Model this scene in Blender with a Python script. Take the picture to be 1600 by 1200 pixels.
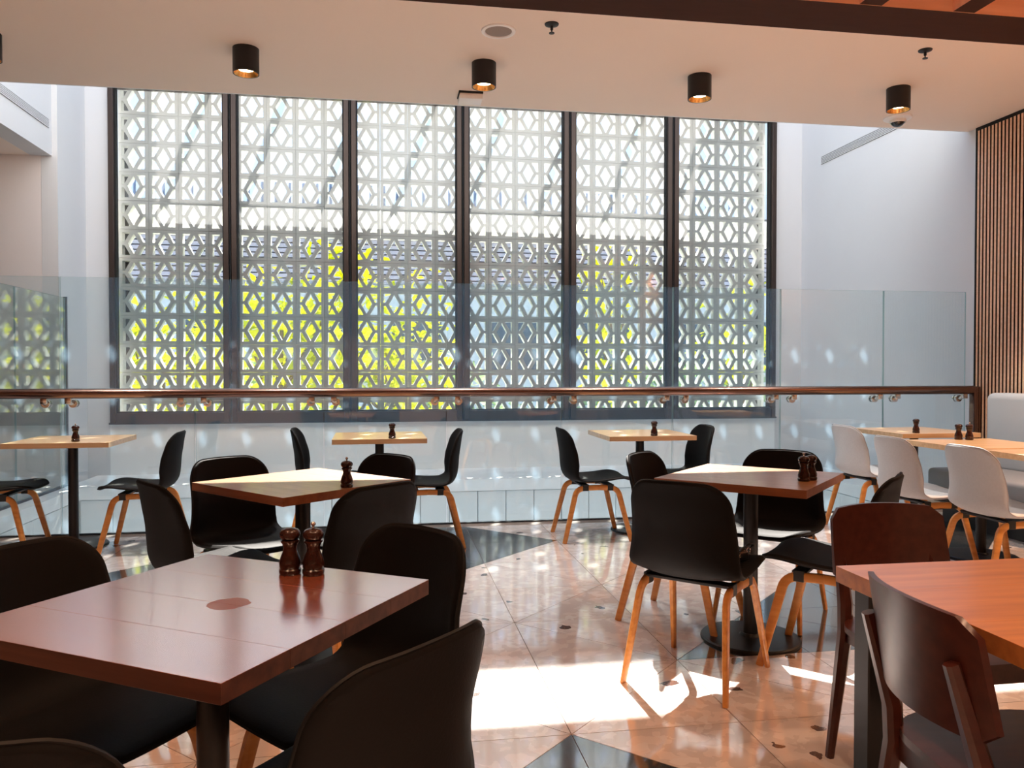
import bpy, bmesh, math, random
from math import sin, cos, pi, radians, sqrt, tan, atan2
from mathutils import Vector, Matrix
from mathutils.geometry import tessellate_polygon

for o in list(bpy.data.objects):
    bpy.data.objects.remove(o)
S = bpy.context.scene
COL = S.collection
random.seed(7)

# ------------------------------------------------------------------ camera, world, sun, exposure
cam = bpy.data.objects.new('camera', bpy.data.cameras.new('camera'))
COL.objects.link(cam)
cam.location = (0, 0, 1.214)
cam.rotation_euler = (radians(90 - 0.979), 0, radians(-9))
cam.data.sensor_width = 36
cam.data.lens = 1243 / 1600 * 36
cam.data.clip_start = 0.02
cam.data.clip_end = 300
S.camera = cam

S.view_settings.view_transform = 'Standard'
S.view_settings.look = 'None'
S.view_settings.gamma = 1
S.view_settings.use_curve_mapping = False
S.view_settings.exposure = 2.1
S.cycles.use_denoising = True
S.cycles.caustics_reflective = False
S.cycles.caustics_refractive = False
S.cycles.sample_clamp_indirect = 6
S.cycles.max_bounces = 12
S.cycles.diffuse_bounces = 6
S.cycles.transparent_max_bounces = 24

W = bpy.data.worlds.new('sky')
S.world = W
W.use_nodes = True
nt = W.node_tree
nt.nodes.clear()
tc = nt.nodes.new('ShaderNodeTexCoord')
sx = nt.nodes.new('ShaderNodeSeparateXYZ')
rmp = nt.nodes.new('ShaderNodeValToRGB')
bg = nt.nodes.new('ShaderNodeBackground')
wo = nt.nodes.new('ShaderNodeOutputWorld')
nt.links.new(tc.outputs['Generated'], sx.inputs[0])
nt.links.new(sx.outputs['Z'], rmp.inputs[0])
nt.links.new(rmp.outputs[0], bg.inputs[0])
nt.links.new(bg.outputs[0], wo.inputs[0])
e = rmp.color_ramp.elements
e[0].position = 0.0
e[0].color = (0.72, 0.82, 0.95, 1)
e[1].position = 0.75
e[1].color = (0.45, 0.60, 0.86, 1)
m_ = e.new(0.28)
m_.color = (0.44, 0.63, 0.95, 1)
bg.inputs[1].default_value = 0.70

SUN_DIR = Vector((sin(radians(9)), cos(radians(9)), 0.885)).normalized()
sl = bpy.data.lights.new('sun', 'SUN')
sl.energy = 6.5
sl.angle = radians(0.53)
sl.color = (1.0, 0.93, 0.86)
so = bpy.data.objects.new('sun', sl)
COL.objects.link(so)
so.rotation_euler = SUN_DIR.to_track_quat('Z', 'Y').to_euler()
so.location = (3, 20, 20)


def portal(name, loc, rot, sx_, sy_):
    L = bpy.data.lights.new(name, 'AREA')
    L.shape = 'RECTANGLE'
    L.size = sx_
    L.size_y = sy_
    L.cycles.is_portal = True
    o = bpy.data.objects.new(name, L)
    COL.objects.link(o)
    o.location = loc
    o.rotation_euler = rot


portal('window_portal', (0.9, 9.42, 2.5), (radians(-90), 0, 0), 7.7, 3.8)
portal('skylight_portal', (0.95, 7.85, 5.50), (0, 0, 0), 8.3, 2.95)


# ------------------------------------------------------------------ materials
def new_mat(name):
    m = bpy.data.materials.new(name)
    m.use_nodes = True
    n = m.node_tree
    n.nodes.clear()
    out = n.nodes.new('ShaderNodeOutputMaterial')
    return m, n, out


def pbr(name, col, rough=0.5, metal=0.0, spec=0.5, noise=None, bump=None, coat=0.0, emit=None, sheen=0.0):
    """noise=(scale, amount, stretch xyz) varies the colour; bump=(scale, strength)"""
    m, n, out = new_mat(name)
    b = n.nodes.new('ShaderNodeBsdfPrincipled')
    n.links.new(b.outputs[0], out.inputs[0])
    b.inputs['Base Color'].default_value = (*col, 1)
    b.inputs['Roughness'].default_value = rough
    b.inputs['Metallic'].default_value = metal
    b.inputs['Specular IOR Level'].default_value = spec
    b.inputs['Coat Weight'].default_value = coat
    b.inputs['Sheen Weight'].default_value = sheen
    if emit:
        b.inputs['Emission Color'].default_value = (*emit[0], 1)
        b.inputs['Emission Strength'].default_value = emit[1]
    t = n.nodes.new('ShaderNodeTexCoord')
    if noise:
        mp = n.nodes.new('ShaderNodeMapping')
        mp.inputs['Scale'].default_value = noise[2] if len(noise) > 2 else (1, 1, 1)
        ns = n.nodes.new('ShaderNodeTexNoise')
        ns.inputs['Scale'].default_value = noise[0]
        ns.inputs['Detail'].default_value = 4
        mx = n.nodes.new('ShaderNodeMix')
        mx.data_type = 'RGBA'
        a = noise[1]
        mx.inputs[6].default_value = (*[c * (1 - a) for c in col], 1)
        mx.inputs[7].default_value = (*[min(1, c * (1 + a)) for c in col], 1)
        n.links.new(t.outputs['Object'], mp.inputs[0])
        n.links.new(mp.outputs[0], ns.inputs['Vector'])
        n.links.new(ns.outputs['Fac'], mx.inputs[0])
        n.links.new(mx.outputs[2], b.inputs['Base Color'])
    if bump:
        ns2 = n.nodes.new('ShaderNodeTexNoise')
        ns2.inputs['Scale'].default_value = bump[0]
        ns2.inputs['Detail'].default_value = 3
        bp = n.nodes.new('ShaderNodeBump')
        bp.inputs['Strength'].default_value = bump[1]
        bp.inputs['Distance'].default_value = 0.004
        n.links.new(t.outputs['Object'], ns2.inputs['Vector'])
        n.links.new(ns2.outputs['Fac'], bp.inputs['Height'])
        n.links.new(bp.outputs[0], b.inputs['Normal'])
    return m


def wood(name, dark, light, rough=0.3, scale=1.0, stain=None, spec=0.5, coat=0.0, coat_ior=1.5):
    """grain along local X; every piece shifts by its own random number"""
    m, n, out = new_mat(name)
    N = n.nodes.new
    b = N('ShaderNodeBsdfPrincipled')
    n.links.new(b.outputs[0], out.inputs[0])
    b.inputs['Specular IOR Level'].default_value = spec
    b.inputs['Coat Weight'].default_value = coat
    b.inputs['Coat Roughness'].default_value = 0.16
    b.inputs['Coat IOR'].default_value = coat_ior
    t = N('ShaderNodeTexCoord')
    oi = N('ShaderNodeObjectInfo')
    ad = N('ShaderNodeVectorMath')
    ad.operation = 'ADD'
    ml = N('ShaderNodeMath')
    ml.operation = 'MULTIPLY'
    ml.inputs[1].default_value = 17.0
    n.links.new(oi.outputs['Random'], ml.inputs[0])
    n.links.new(t.outputs['Object'], ad.inputs[0])
    n.links.new(ml.outputs[0], ad.inputs[1])
    mp = N('ShaderNodeMapping')
    mp.inputs['Scale'].default_value = (1.6 * scale, 22 * scale, 22 * scale)
    n.links.new(ad.outputs[0], mp.inputs[0])
    ns = N('ShaderNodeTexNoise')
    ns.inputs['Scale'].default_value = 1.8
    ns.inputs['Detail'].default_value = 6
    ns.inputs['Distortion'].default_value = 0.12
    n.links.new(mp.outputs[0], ns.inputs['Vector'])
    cr = N('ShaderNodeValToRGB')
    cr.color_ramp.elements[0].position = 0.3
    cr.color_ramp.elements[0].color = (*dark, 1)
    cr.color_ramp.elements[1].position = 0.72
    cr.color_ramp.elements[1].color = (*light, 1)
    n.links.new(ns.outputs['Fac'], cr.inputs[0])
    col = cr.outputs[0]
    vr = N('ShaderNodeValue')
    vr.outputs[0].default_value = rough
    rgh = vr.outputs[0]
    if stain:
        # round spill mark with its own fixed shape on the wood (x, y, radius in world metres)
        geo = N('ShaderNodeNewGeometry')
        mpp = N('ShaderNodeMapping')
        mpp.inputs['Scale'].default_value = (1, 1, 0)
        n.links.new(geo.outputs['Position'], mpp.inputs[0])
        dn = N('ShaderNodeTexNoise')
        dn.inputs['Scale'].default_value = 40
        n.links.new(geo.outputs['Position'], dn.inputs['Vector'])
        ds = N('ShaderNodeVectorMath')
        ds.operation = 'DISTANCE'
        ds.inputs[1].default_value = (stain[0], stain[1], 0)
        n.links.new(mpp.outputs[0], ds.inputs[0])
        md = N('ShaderNodeMath')
        md.operation = 'MULTIPLY_ADD'
        md.inputs[1].default_value = 0.018
        n.links.new(dn.outputs['Fac'], md.inputs[0])
        n.links.new(ds.outputs['Value'], md.inputs[2])
        lt = N('ShaderNodeMath')
        lt.operation = 'LESS_THAN'
        lt.inputs[1].default_value = stain[2]
        n.links.new(md.outputs[0], lt.inputs[0])
        mx = N('ShaderNodeMix')
        mx.data_type = 'RGBA'
        n.links.new(lt.outputs[0], mx.inputs[0])
        n.links.new(col, mx.inputs[6])
        mx.inputs[7].default_value = (0.20, 0.06, 0.04, 1)
        col = mx.outputs[2]
        mr2 = N('ShaderNodeMath')
        mr2.operation = 'MULTIPLY_ADD'
        mr2.inputs[1].default_value = 0.3
        n.links.new(lt.outputs[0], mr2.inputs[0])
        n.links.new(rgh, mr2.inputs[2])
        rgh = mr2.outputs[0]
        inv = N('ShaderNodeMath')
        inv.operation = 'MULTIPLY_ADD'
        inv.inputs[1].default_value = -0.8 * coat
        inv.inputs[2].default_value = coat
        n.links.new(lt.outputs[0], inv.inputs[0])
        n.links.new(inv.outputs[0], b.inputs['Coat Weight'])
    n.links.new(col, b.inputs['Base Color'])
    n.links.new(rgh, b.inputs['Roughness'])
    return m


def terrazzo(name, base, chip1, chip2, rough=0.1):
    m, n, out = new_mat(name)
    N = n.nodes.new
    b = N('ShaderNodeBsdfPrincipled')
    n.links.new(b.outputs[0], out.inputs[0])
    geo = N('ShaderNodeNewGeometry')
    oi = N('ShaderNodeObjectInfo')
    v1 = N('ShaderNodeTexVoronoi')
    v1.inputs['Scale'].default_value = 26
    v2 = N('ShaderNodeTexVoronoi')
    v2.inputs['Scale'].default_value = 11
    dn = N('ShaderNodeTexNoise')
    dn.inputs['Scale'].default_value = 9
    dn.inputs['Detail'].default_value = 4
    va = N('ShaderNodeVectorMath')
    va.operation = 'MULTIPLY_ADD'
    va.inputs[1].default_value = (0.12, 0.12, 0.12)
    n.links.new(geo.outputs['Position'], dn.inputs['Vector'])
    n.links.new(dn.outputs['Color'], va.inputs[0])
    n.links.new(geo.outputs['Position'], va.inputs[2])
    n.links.new(va.outputs[0], v1.inputs['Vector'])
    n.links.new(va.outputs[0], v2.inputs['Vector'])
    sp = N('ShaderNodeSeparateColor')
    n.links.new(v1.outputs['Color'], sp.inputs[0])
    r1 = N('ShaderNodeValToRGB')
    r1.color_ramp.interpolation = 'CONSTANT'
    el = r1.color_ramp.elements
    el[0].position = 0
    el[0].color = (*base, 1)
    el[1].position = 0.6
    el[1].color = (*[c * 1.14 for c in base], 1)
    x = el.new(0.84)
    x.color = (*chip1, 1)
    n.links.new(sp.outputs[0], r1.inputs[0])
    sp2 = N('ShaderNodeSeparateColor')
    n.links.new(v2.outputs['Color'], sp2.inputs[0])
    g1 = N('ShaderNodeMath')
    g1.operation = 'GREATER_THAN'
    g1.inputs[1].default_value = 0.93
    n.links.new(sp2.outputs[1], g1.inputs[0])
    g2 = N('ShaderNodeMath')
    g2.operation = 'LESS_THAN'
    g2.inputs[1].default_value = 0.3
    n.links.new(v2.outputs['Distance'], g2.inputs[0])
    gm = N('ShaderNodeMath')
    gm.operation = 'MULTIPLY'
    n.links.new(g1.outputs[0], gm.inputs[0])
    n.links.new(g2.outputs[0], gm.inputs[1])
    mx = N('ShaderNodeMix')
    mx.data_type = 'RGBA'
    n.links.new(gm.outputs[0], mx.inputs[0])
    n.links.new(r1.outputs[0], mx.inputs[6])
    mx.inputs[7].default_value = (*chip2, 1)
    # small tone step from tile to tile
    hs = N('ShaderNodeHueSaturation')
    mr = N('ShaderNodeMapRange')
    mr.inputs[3].default_value = 0.9
    mr.inputs[4].default_value = 1.08
    n.links.new(oi.outputs['Random'], mr.inputs[0])
    n.links.new(mr.outputs[0], hs.inputs['Value'])
    n.links.new(mx.outputs[2], hs.inputs['Color'])
    n.links.new(hs.outputs[0], b.inputs['Base Color'])
    b.inputs['Specular IOR Level'].default_value = 0.8
    b.inputs['Coat Weight'].default_value = 1.0
    b.inputs['Coat IOR'].default_value = 2.5
    b.inputs['Coat Roughness'].default_value = 0.07
    n3 = N('ShaderNodeTexNoise')
    n3.inputs['Scale'].default_value = 3
    n3.inputs['Detail'].default_value = 6
    n.links.new(geo.outputs['Position'], n3.inputs['Vector'])
    mr3 = N('ShaderNodeMapRange')
    mr3.inputs[1].default_value = 0.3
    mr3.inputs[2].default_value = 0.7
    mr3.inputs[3].default_value = rough * 0.7
    mr3.inputs[4].default_value = rough * 1.5
    n.links.new(n3.outputs['Fac'], mr3.inputs[0])
    n.links.new(mr3.outputs[0], b.inputs['Roughness'])
    return m


def glass(name, tint, ior=1.5, haze=0.0, haze_col=(0.8, 0.9, 1.0)):
    m, n, out = new_mat(name)
    N = n.nodes.new
    tr = N('ShaderNodeBsdfTransparent')
    tr.inputs[0].default_value = (*tint, 1)
    gl = N('ShaderNodeBsdfGlossy')
    gl.inputs['Roughness'].default_value = 0.0
    gl.inputs['Color'].default_value = (1, 1, 1, 1)
    fr = N('ShaderNodeFresnel')
    gi = N('ShaderNodeNewGeometry')
    mi = N('ShaderNodeMapRange')   # same reflectance on both faces of the pane
    mi.inputs[3].default_value = ior
    mi.inputs[4].default_value = 1 / ior
    n.links.new(gi.outputs['Backfacing'], mi.inputs[0])
    n.links.new(mi.outputs[0], fr.inputs['IOR'])
    mx = N('ShaderNodeMixShader')
    n.links.new(fr.outputs[0], mx.inputs[0])
    n.links.new(tr.outputs[0], mx.inputs[1])
    n.links.new(gl.outputs[0], mx.inputs[2])
    last = mx
    if haze:
        df = N('ShaderNodeBsdfTranslucent')
        df.inputs[0].default_value = (*haze_col, 1)
        m2 = N('ShaderNodeMixShader')
        m2.inputs[0].default_value = haze
        n.links.new(mx.outputs[0], m2.inputs[1])
        n.links.new(df.outputs[0], m2.inputs[2])
        last = m2
    n.links.new(last.outputs[0], out.inputs[0])
    return m


def leaf_mat(name, c1, c2):
    m, n, out = new_mat(name)
    N = n.nodes.new
    geo = N('ShaderNodeNewGeometry')
    cr = N('ShaderNodeValToRGB')
    cr.color_ramp.elements[0].color = (*c1, 1)
    cr.color_ramp.elements[1].color = (*c2, 1)
    n.links.new(geo.outputs['Random Per Island'], cr.inputs[0])
    d = N('ShaderNodeBsdfDiffuse')
    t = N('ShaderNodeBsdfTranslucent')
    mx = N('ShaderNodeMixShader')
    mx.inputs[0].default_value = 0.6
    n.links.new(cr.outputs[0], d.inputs[0])
    n.links.new(cr.outputs[0], t.inputs[0])
    n.links.new(d.outputs[0], mx.inputs[1])
    n.links.new(t.outputs[0], mx.inputs[2])
    n.links.new(mx.outputs[0], out.inputs[0])
    return m


M = {}
M['white_wall'] = pbr('white_wall', (0.66, 0.655, 0.65), 0.6, noise=(3, 0.02))
M['sill_wall'] = pbr('sill_wall_paint', (0.88, 0.88, 0.86), 0.6, noise=(3, 0.02))
M['fascia'] = pbr('fascia_paint', (0.62, 0.61, 0.60), 0.7, noise=(3, 0.03))
M['pink_wall'] = pbr('pink_wall', (0.78, 0.72, 0.69), 0.7, noise=(3, 0.02))
M['soffit'] = pbr('soffit_paint', (0.87, 0.735, 0.625), 0.75, noise=(1.5, 0.02))
M['brown_beam'] = pbr('brown_beam', (0.05, 0.019, 0.011), 0.8, spec=0.15, noise=(4, 0.2, (1, 6, 6)))
M['coffer'] = wood('coffer_timber', (0.76, 0.42, 0.26), (0.90, 0.56, 0.38), 0.5, 0.6)
M['hall_wall'] = pbr('hall_wall', (0.30, 0.20, 0.14), 0.7, noise=(2, 0.1))
M['terra_pink'] = terrazzo('terrazzo_pink', (0.74, 0.64, 0.60), (0.86, 0.78, 0.75), (0.12, 0.07, 0.06))
M['terra_grey'] = terrazzo('terrazzo_grey', (0.74, 0.67, 0.65), (0.84, 0.78, 0.76), (0.16, 0.11, 0.1))
M['terra_dark'] = terrazzo('terrazzo_dark', (0.045, 0.048, 0.052), (0.06, 0.062, 0.066), (0.02, 0.02, 0.02))
M['grout'] = pbr('grout', (0.16, 0.12, 0.10), 0.7)
M['concrete'] = pbr('concrete', (0.62, 0.62, 0.59), 0.8, noise=(2.2, 0.1, (4, 4, 1)), bump=(25, 0.15))
M['ledge'] = pbr('ledge_stone', (0.72, 0.71, 0.68), 0.6, noise=(5, 0.12))
M['bronze'] = pbr('bronze_frame', (0.042, 0.026, 0.020), 0.38, metal=0.45, noise=(3, 0.12))
M['black_metal'] = pbr('black_metal', (0.012, 0.012, 0.013), 0.42, spec=0.4)
M['black_gap'] = pbr('black_gasket', (0.006, 0.006, 0.006), 0.8)
M['steel'] = pbr('brushed_steel', (0.62, 0.58, 0.55), 0.22, metal=1.0)
M['rail'] = pbr('bronze_rail', (0.24, 0.155, 0.13), 0.26, metal=1.0)
M['block'] = pbr('block_concrete', (0.84, 0.85, 0.82), 0.75, noise=(6, 0.06), bump=(60, 0.1))
M['oak_top'] = wood('oak_top', (0.34, 0.15, 0.055), (0.48, 0.24, 0.10), 0.34, coat=0.6, coat_ior=2.2)
M['oak_worn'] = wood('oak_worn_top', (0.27, 0.062, 0.030), (0.36, 0.10, 0.05), 0.22, stain=(-0.316, 1.68, 0.05), coat=1.0, coat_ior=6.0)
M['oak_lit'] = wood('oak_lit_top', (0.52, 0.32, 0.15), (0.68, 0.45, 0.24), 0.34, coat=0.4, coat_ior=1.8)  # sunlight and sheen on the far tables put into a lighter oak
M['oak_edge_shade'] = wood('oak_edge_shade_dark', (0.05, 0.014, 0.008), (0.12, 0.04, 0.022), 0.5)  # shade on the front table's sides put into a darker wood
M['oak_edge_shade_mid'] = wood('oak_edge_shade_mid', (0.20, 0.065, 0.025), (0.30, 0.11, 0.045), 0.45)  # milder side shade put into the wood of the middle tables
M['oak_orange'] = wood('oak_orange_top', (0.44, 0.16, 0.05), (0.64, 0.25, 0.07), 0.30, coat=0.5, coat_ior=1.8)
M['oak_leg'] = wood('oak_leg', (0.46, 0.17, 0.035), (0.64, 0.29, 0.075), 0.32)
M['batten'] = wood('cedar_batten', (0.80, 0.46, 0.28), (0.93, 0.62, 0.42), 0.5)
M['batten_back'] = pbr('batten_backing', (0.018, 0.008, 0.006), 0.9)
M['batten_gap_shade'] = pbr('batten_gap_shade', (0.05, 0.012, 0.006), 0.8)  # dark colour stands in for shade between the battens
M['fabric_black'] = pbr('black_upholstery', (0.006, 0.005, 0.005), 0.65, spec=0.13, bump=(160, 0.12))
M['piping'] = pbr('black_piping', (0.010, 0.009, 0.009), 0.6, spec=0.2)
M['fabric_grey'] = pbr('grey_upholstery', (0.46, 0.48, 0.50), 0.85, spec=0.25, noise=(90, 0.08), bump=(220, 0.2))
M['piping_grey'] = pbr('grey_piping', (0.36, 0.35, 0.36), 0.8)
M['plastic_black'] = pbr('black_plastic', (0.01, 0.01, 0.01), 0.5)
M['walnut'] = wood('stained_plywood', (0.040, 0.008, 0.005), (0.066, 0.016, 0.010), 0.3)
M['mill_wood'] = wood('mill_wood', (0.022, 0.007, 0.005), (0.04, 0.012, 0.008), 0.22)
M['bench_fabric'] = pbr('bench_fabric', (0.46, 0.485, 0.50), 0.85, spec=0.25, bump=(180, 0.15))
M['bench_leather'] = pbr('bench_leather', (0.22, 0.22, 0.23), 0.4)
M['glass'] = glass('barrier_glass', (0.955, 0.985, 0.97), 1.5, haze=0.06, haze_col=(0.5, 0.75, 1.0))
M['side_glass'] = glass('side_barrier_glass', (0.90, 0.94, 0.92), 1.9, haze=0.01)
M['glass_edge'] = pbr('glass_edge', (0.34, 0.50, 0.50), 0.15, spec=0.8)
M['window_glass'] = glass('window_glass', (0.79, 0.80, 0.795), 1.56)
M['roof_glass'] = glass('roof_glass', (0.98, 0.985, 0.98), 1.4)
M['white_plastic'] = pbr('white_plastic', (0.92, 0.90, 0.87), 0.45)
M['grille'] = pbr('speaker_grille', (0.30, 0.24, 0.21), 0.7)
M['gold'] = pbr('gold_reflector', (0.85, 0.45, 0.14), 0.25, metal=1.0)
M['bulb'] = pbr('lamp_disc', (1, 0.9, 0.75), 0.5, emit=((1.0, 0.74, 0.42), 9.0))
M['dome'] = pbr('black_dome', (0.01, 0.01, 0.012), 0.08, spec=0.8)
M['leaf'] = leaf_mat('leaf_yellow_green', (0.42, 0.50, 0.02), (0.95, 0.90, 0.03))
M['leaf_green'] = leaf_mat('leaf_mid_green', (0.36, 0.52, 0.26), (0.62, 0.74, 0.40))
M['bark'] = pbr('bark', (0.16, 0.12, 0.09), 0.9, noise=(8, 0.3, (1, 1, .2)))
M['canopy'] = pbr('canopy_paint', (0.72, 0.71, 0.68), 0.6)
M['tie'] = pbr('grey_steel', (0.10, 0.105, 0.11), 0.5)
M['cladding'] = pbr('ribbed_cladding', (0.70, 0.78, 0.88), 0.5)
M['cladding_dark'] = pbr('cladding_joint', (0.30, 0.38, 0.50), 0.6)
M['louvre'] = pbr('louvre_grey', (0.50, 0.48, 0.52), 0.6)
M['render_white'] = pbr('render_white', (0.80, 0.81, 0.82), 0.8)
M['dark_window'] = pbr('dark_window', (0.10, 0.13, 0.17), 0.15)
M['paving'] = pbr('paving', (0.70, 0.69, 0.66), 0.85, noise=(1.5, 0.1))
M['slot'] = pbr('vent_slot', (0.10, 0.10, 0.11), 0.8)
M['bag'] = pbr('bag_leather', (0.010, 0.010, 0.011), 0.28, spec=0.7)


# ------------------------------------------------------------------ mesh helpers
class MB:
    def __init__(s):
        s.bm = bmesh.new()

    def box(s, x0, x1, y0, y1, z0, z1, bev=0.0, seg=2, mat=0):
        b2 = bmesh.new()
        bmesh.ops.create_cube(b2, size=1)
        for v in b2.verts:
            v.co = Vector(((x0 + x1) / 2 + v.co.x * (x1 - x0), (y0 + y1) / 2 + v.co.y * (y1 - y0), (z0 + z1) / 2 + v.co.z * (z1 - z0)))
        if bev > 0:
            bmesh.ops.bevel(b2, geom=b2.edges[:], offset=bev, segments=seg, affect='EDGES', profile=0.5)
        s.merge(b2, mat)
        return s

    def merge(s, b2, mat=0, mtx=None):
        if mtx is not None:
            bmesh.ops.transform(b2, matrix=mtx, verts=b2.verts)
        vm = {}
        for v in b2.verts:
            vm[v] = s.bm.verts.new(v.co)
        for f in b2.faces:
            try:
                nf = s.bm.faces.new([vm[v] for v in f.verts])
                nf.material_index = mat if mat else f.material_index
            except ValueError:
                pass
        b2.free()

    def lathe(s, prof, n=24, c=(0, 0, 0), mat=0, cap=True):
        """prof: list of (radius, z) from bottom to top"""
        rings = []
        for r, z in prof:
            rings.append([s.bm.verts.new((c[0] + r * cos(2 * pi * i / n), c[1] + r * sin(2 * pi * i / n), c[2] + z)) for i in range(n)])
        for a, b in zip(rings, rings[1:]):
            for i in range(n):
                f = s.bm.faces.new((a[i], a[(i + 1) % n], b[(i + 1) % n], b[i]))
                f.material_index = mat
        if cap:
            if prof[0][0] > 1e-5:
                s.bm.faces.new(rings[0][::-1]).material_index = mat
            if prof[-1][0] > 1e-5:
                s.bm.faces.new(rings[-1]).material_index = mat
        return s

    def sweep(s, pts, w, h, up=Vector((0, 0, 1)), bev=0.25, n=8, mat=0, ends=True):
        """rounded-rectangle section swept along points; w across, h along the second axis; w/h may be lists"""
        pts = [Vector(p) for p in pts]
        rings = []
        for i, p in enumerate(pts):
            t = (pts[min(i + 1, len(pts) - 1)] - pts[max(i - 1, 0)]).normalized()
            side = t.cross(up)
            if side.length < 1e-4:
                side = t.cross(Vector((1, 0, 0)))
            side.normalize()
            nn = side.cross(t).normalized()
            ww = w[i] if isinstance(w, (list, tuple)) else w
            hh = h[i] if isinstance(h, (list, tuple)) else h
            if n == 8:
                a, b = ww / 2, hh / 2
                k = 1 - bev * 2
                q = [(a, b * k), (a * k, b), (-a * k, b), (-a, b * k), (-a, -b * k), (-a * k, -b), (a * k, -b), (a, -b * k)]
            else:
                q = [(ww / 2 * cos(2 * pi * j / n), hh / 2 * sin(2 * pi * j / n)) for j in range(n)]
            rings.append([s.bm.verts.new(p + side * u + nn * v) for u, v in q])
        for a, b in zip(rings, rings[1:]):
            m = len(a)
            for i in range(m):
                s.bm.faces.new((a[i], a[(i + 1) % m], b[(i + 1) % m], b[i])).material_index = mat
        if ends:
            s.bm.faces.new(rings[0][::-1]).material_index = mat
            s.bm.faces.new(rings[-1]).material_index = mat
        return s

    def prism(s, poly, z0, z1, mat=0):
        a = [s.bm.verts.new((x, y, z0)) for x, y in poly]
        b = [s.bm.verts.new((x, y, z1)) for x, y in poly]
        n = len(poly)
        s.bm.faces.new(a[::-1]).material_index = mat
        s.bm.faces.new(b).material_index = mat
        for i in range(n):
            s.bm.faces.new((a[i], a[(i + 1) % n], b[(i + 1) % n], b[i])).material_index = mat
        return s

    def mesh(s, name, mats, smooth=None):
        bmesh.ops.recalc_face_normals(s.bm, faces=s.bm.faces)
        me = bpy.data.meshes.new(name)
        s.bm.to_mesh(me)
        s.bm.free()
        for m in (mats if isinstance(mats, (list, tuple)) else [mats]):
            me.materials.append(M[m] if isinstance(m, str) else m)
        if smooth is not None:
            me.polygons.foreach_set('use_smooth', [True] * len(me.polygons))
            me.set_sharp_from_angle(angle=radians(smooth))
        return me


def put(name, me, parent=None, loc=(0, 0, 0), rz=0.0):
    if isinstance(me, MB):
        raise TypeError
    o = bpy.data.objects.new(name, me)
    COL.objects.link(o)
    if parent:
        o.parent = parent
    o.location = loc
    o.rotation_euler = (0, 0, rz)
    return o


def thing(name, label, cat, loc=(0, 0, 0), rz=0.0, group=None, me=None):
    o = bpy.data.objects.new(name, me)
    COL.objects.link(o)
    o.location = loc
    o.rotation_euler = (0, 0, rz)
    if me is None:
        o.empty_display_size = 0.1
    tag(o, label, cat, group)
    return o


def tag(o, label, cat, group=None):
    o['label'] = label
    o['category'] = cat
    if group:
        o['group'] = group


def struct(name, me, loc=(0, 0, 0), label=None):
    o = put(name, me, None, loc)
    o['kind'] = 'structure'
    if label:
        o['label'] = label
    return o


def bx(name, mat, *a, bev=0.0, parent=None):
    return put(name, MB().box(*a, bev=bev).mesh(name, mat), parent)


def sbx(name, mat, *a, label=None):
    return struct(name, MB().box(*a).mesh(name, mat), label=label)


kids = {}


def dup(root, loc, rz, label, group=None):
    r = root.copy()
    COL.objects.link(r)
    r.location = loc
    r.rotation_euler = (0, 0, rz)
    r['label'] = label
    if group:
        r['group'] = group
    for ch in list(root.children):
        c = ch.copy()
        COL.objects.link(c)
        c.parent = r
        for g in list(ch.children):
            d = g.copy()
            COL.objects.link(d)
            d.parent = c
    return r


# ------------------------------------------------------------------ structure
GY = 6.28      # glass barrier plane
WY = 9.24      # window wall plane
RX = 5.11      # right wall plane
CZ = 3.33      # soffit height
TOP = 5.45     # roof light level over the void
HEAD = 4.37    # head of the window openings

# floor slab with a bed for the tiles
fm = MB()
fm.box(-8, RX + 0.2, -5.5, 6.36, -0.6, -0.004)
fm.box(-8, -3.1, 6.36, 8.6, -0.6, -0.004)
floor = struct('floor', fm.mesh('floor', 'grout'), label='polished terrazzo floor of pink, grey and dark triangular tiles')

# triangular terrazzo tiles: 0.595 m grid, one diagonal per cell joining the even nodes
P0x, P0y, PT = 1.203, 3.165, 0.595
BIG = [((-1, -1), (-3, -3), (1, -3)), ((0, 0), (4, 0), (2, 2)), ((0, 4), (-2, 2), (-2, 6)),
       ((-4, 0), (-6, 2), (-4, 4)), ((4, 2), (6, 4), (4, 6)), ((-5, -1), (-3, -3), (-7, -3)), ((2, -2), (4, -4), (4, 0))]


def in_tri(p, t):
    d = []
    for i in range(3):
        a, b = t[i], t[(i + 1) % 3]
        d.append((b[0] - a[0]) * (p[1] - a[1]) - (b[1] - a[1]) * (p[0] - a[0]))
    return all(x > 0 for x in d) or all(x < 0 for x in d)


tile_meshes = {}


def tile_mesh(kind, matname):
    if (kind, matname) in tile_meshes:
        return tile_meshes[(kind, matname)]
    h = PT / 2
    c = [(-h, -h), (h, -h), (h, h), (-h, h)]
    tri = {0: (0, 1, 2), 1: (0, 2, 3), 2: (0, 1, 3), 3: (1, 2, 3)}[kind]
    pts = [Vector((*c[i], 0)) for i in tri]
    cen = sum(pts, Vector()) / 3
    # inset each edge by 1.5 mm
    out = []
    for i in range(3):
        a, b, d = pts[i - 1], pts[i], pts[(i + 1) % 3]
        e1 = (b - a).normalized()
        e2 = (d - b).normalized()
        n1 = Vector((-e1.y, e1.x, 0))
        n2 = Vector((-e2.y, e2.x, 0))
        k = 0.0016 / (1 + n1.dot(n2))
        out.append(b + (n1 + n2) * k)
    mb = MB()
    mb.prism([(p.x, p.y) for p in out], -0.012, 0.0)
    me = mb.mesh('tile', matname)
    tile_meshes[(kind, matname)] = me
    return me


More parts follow.
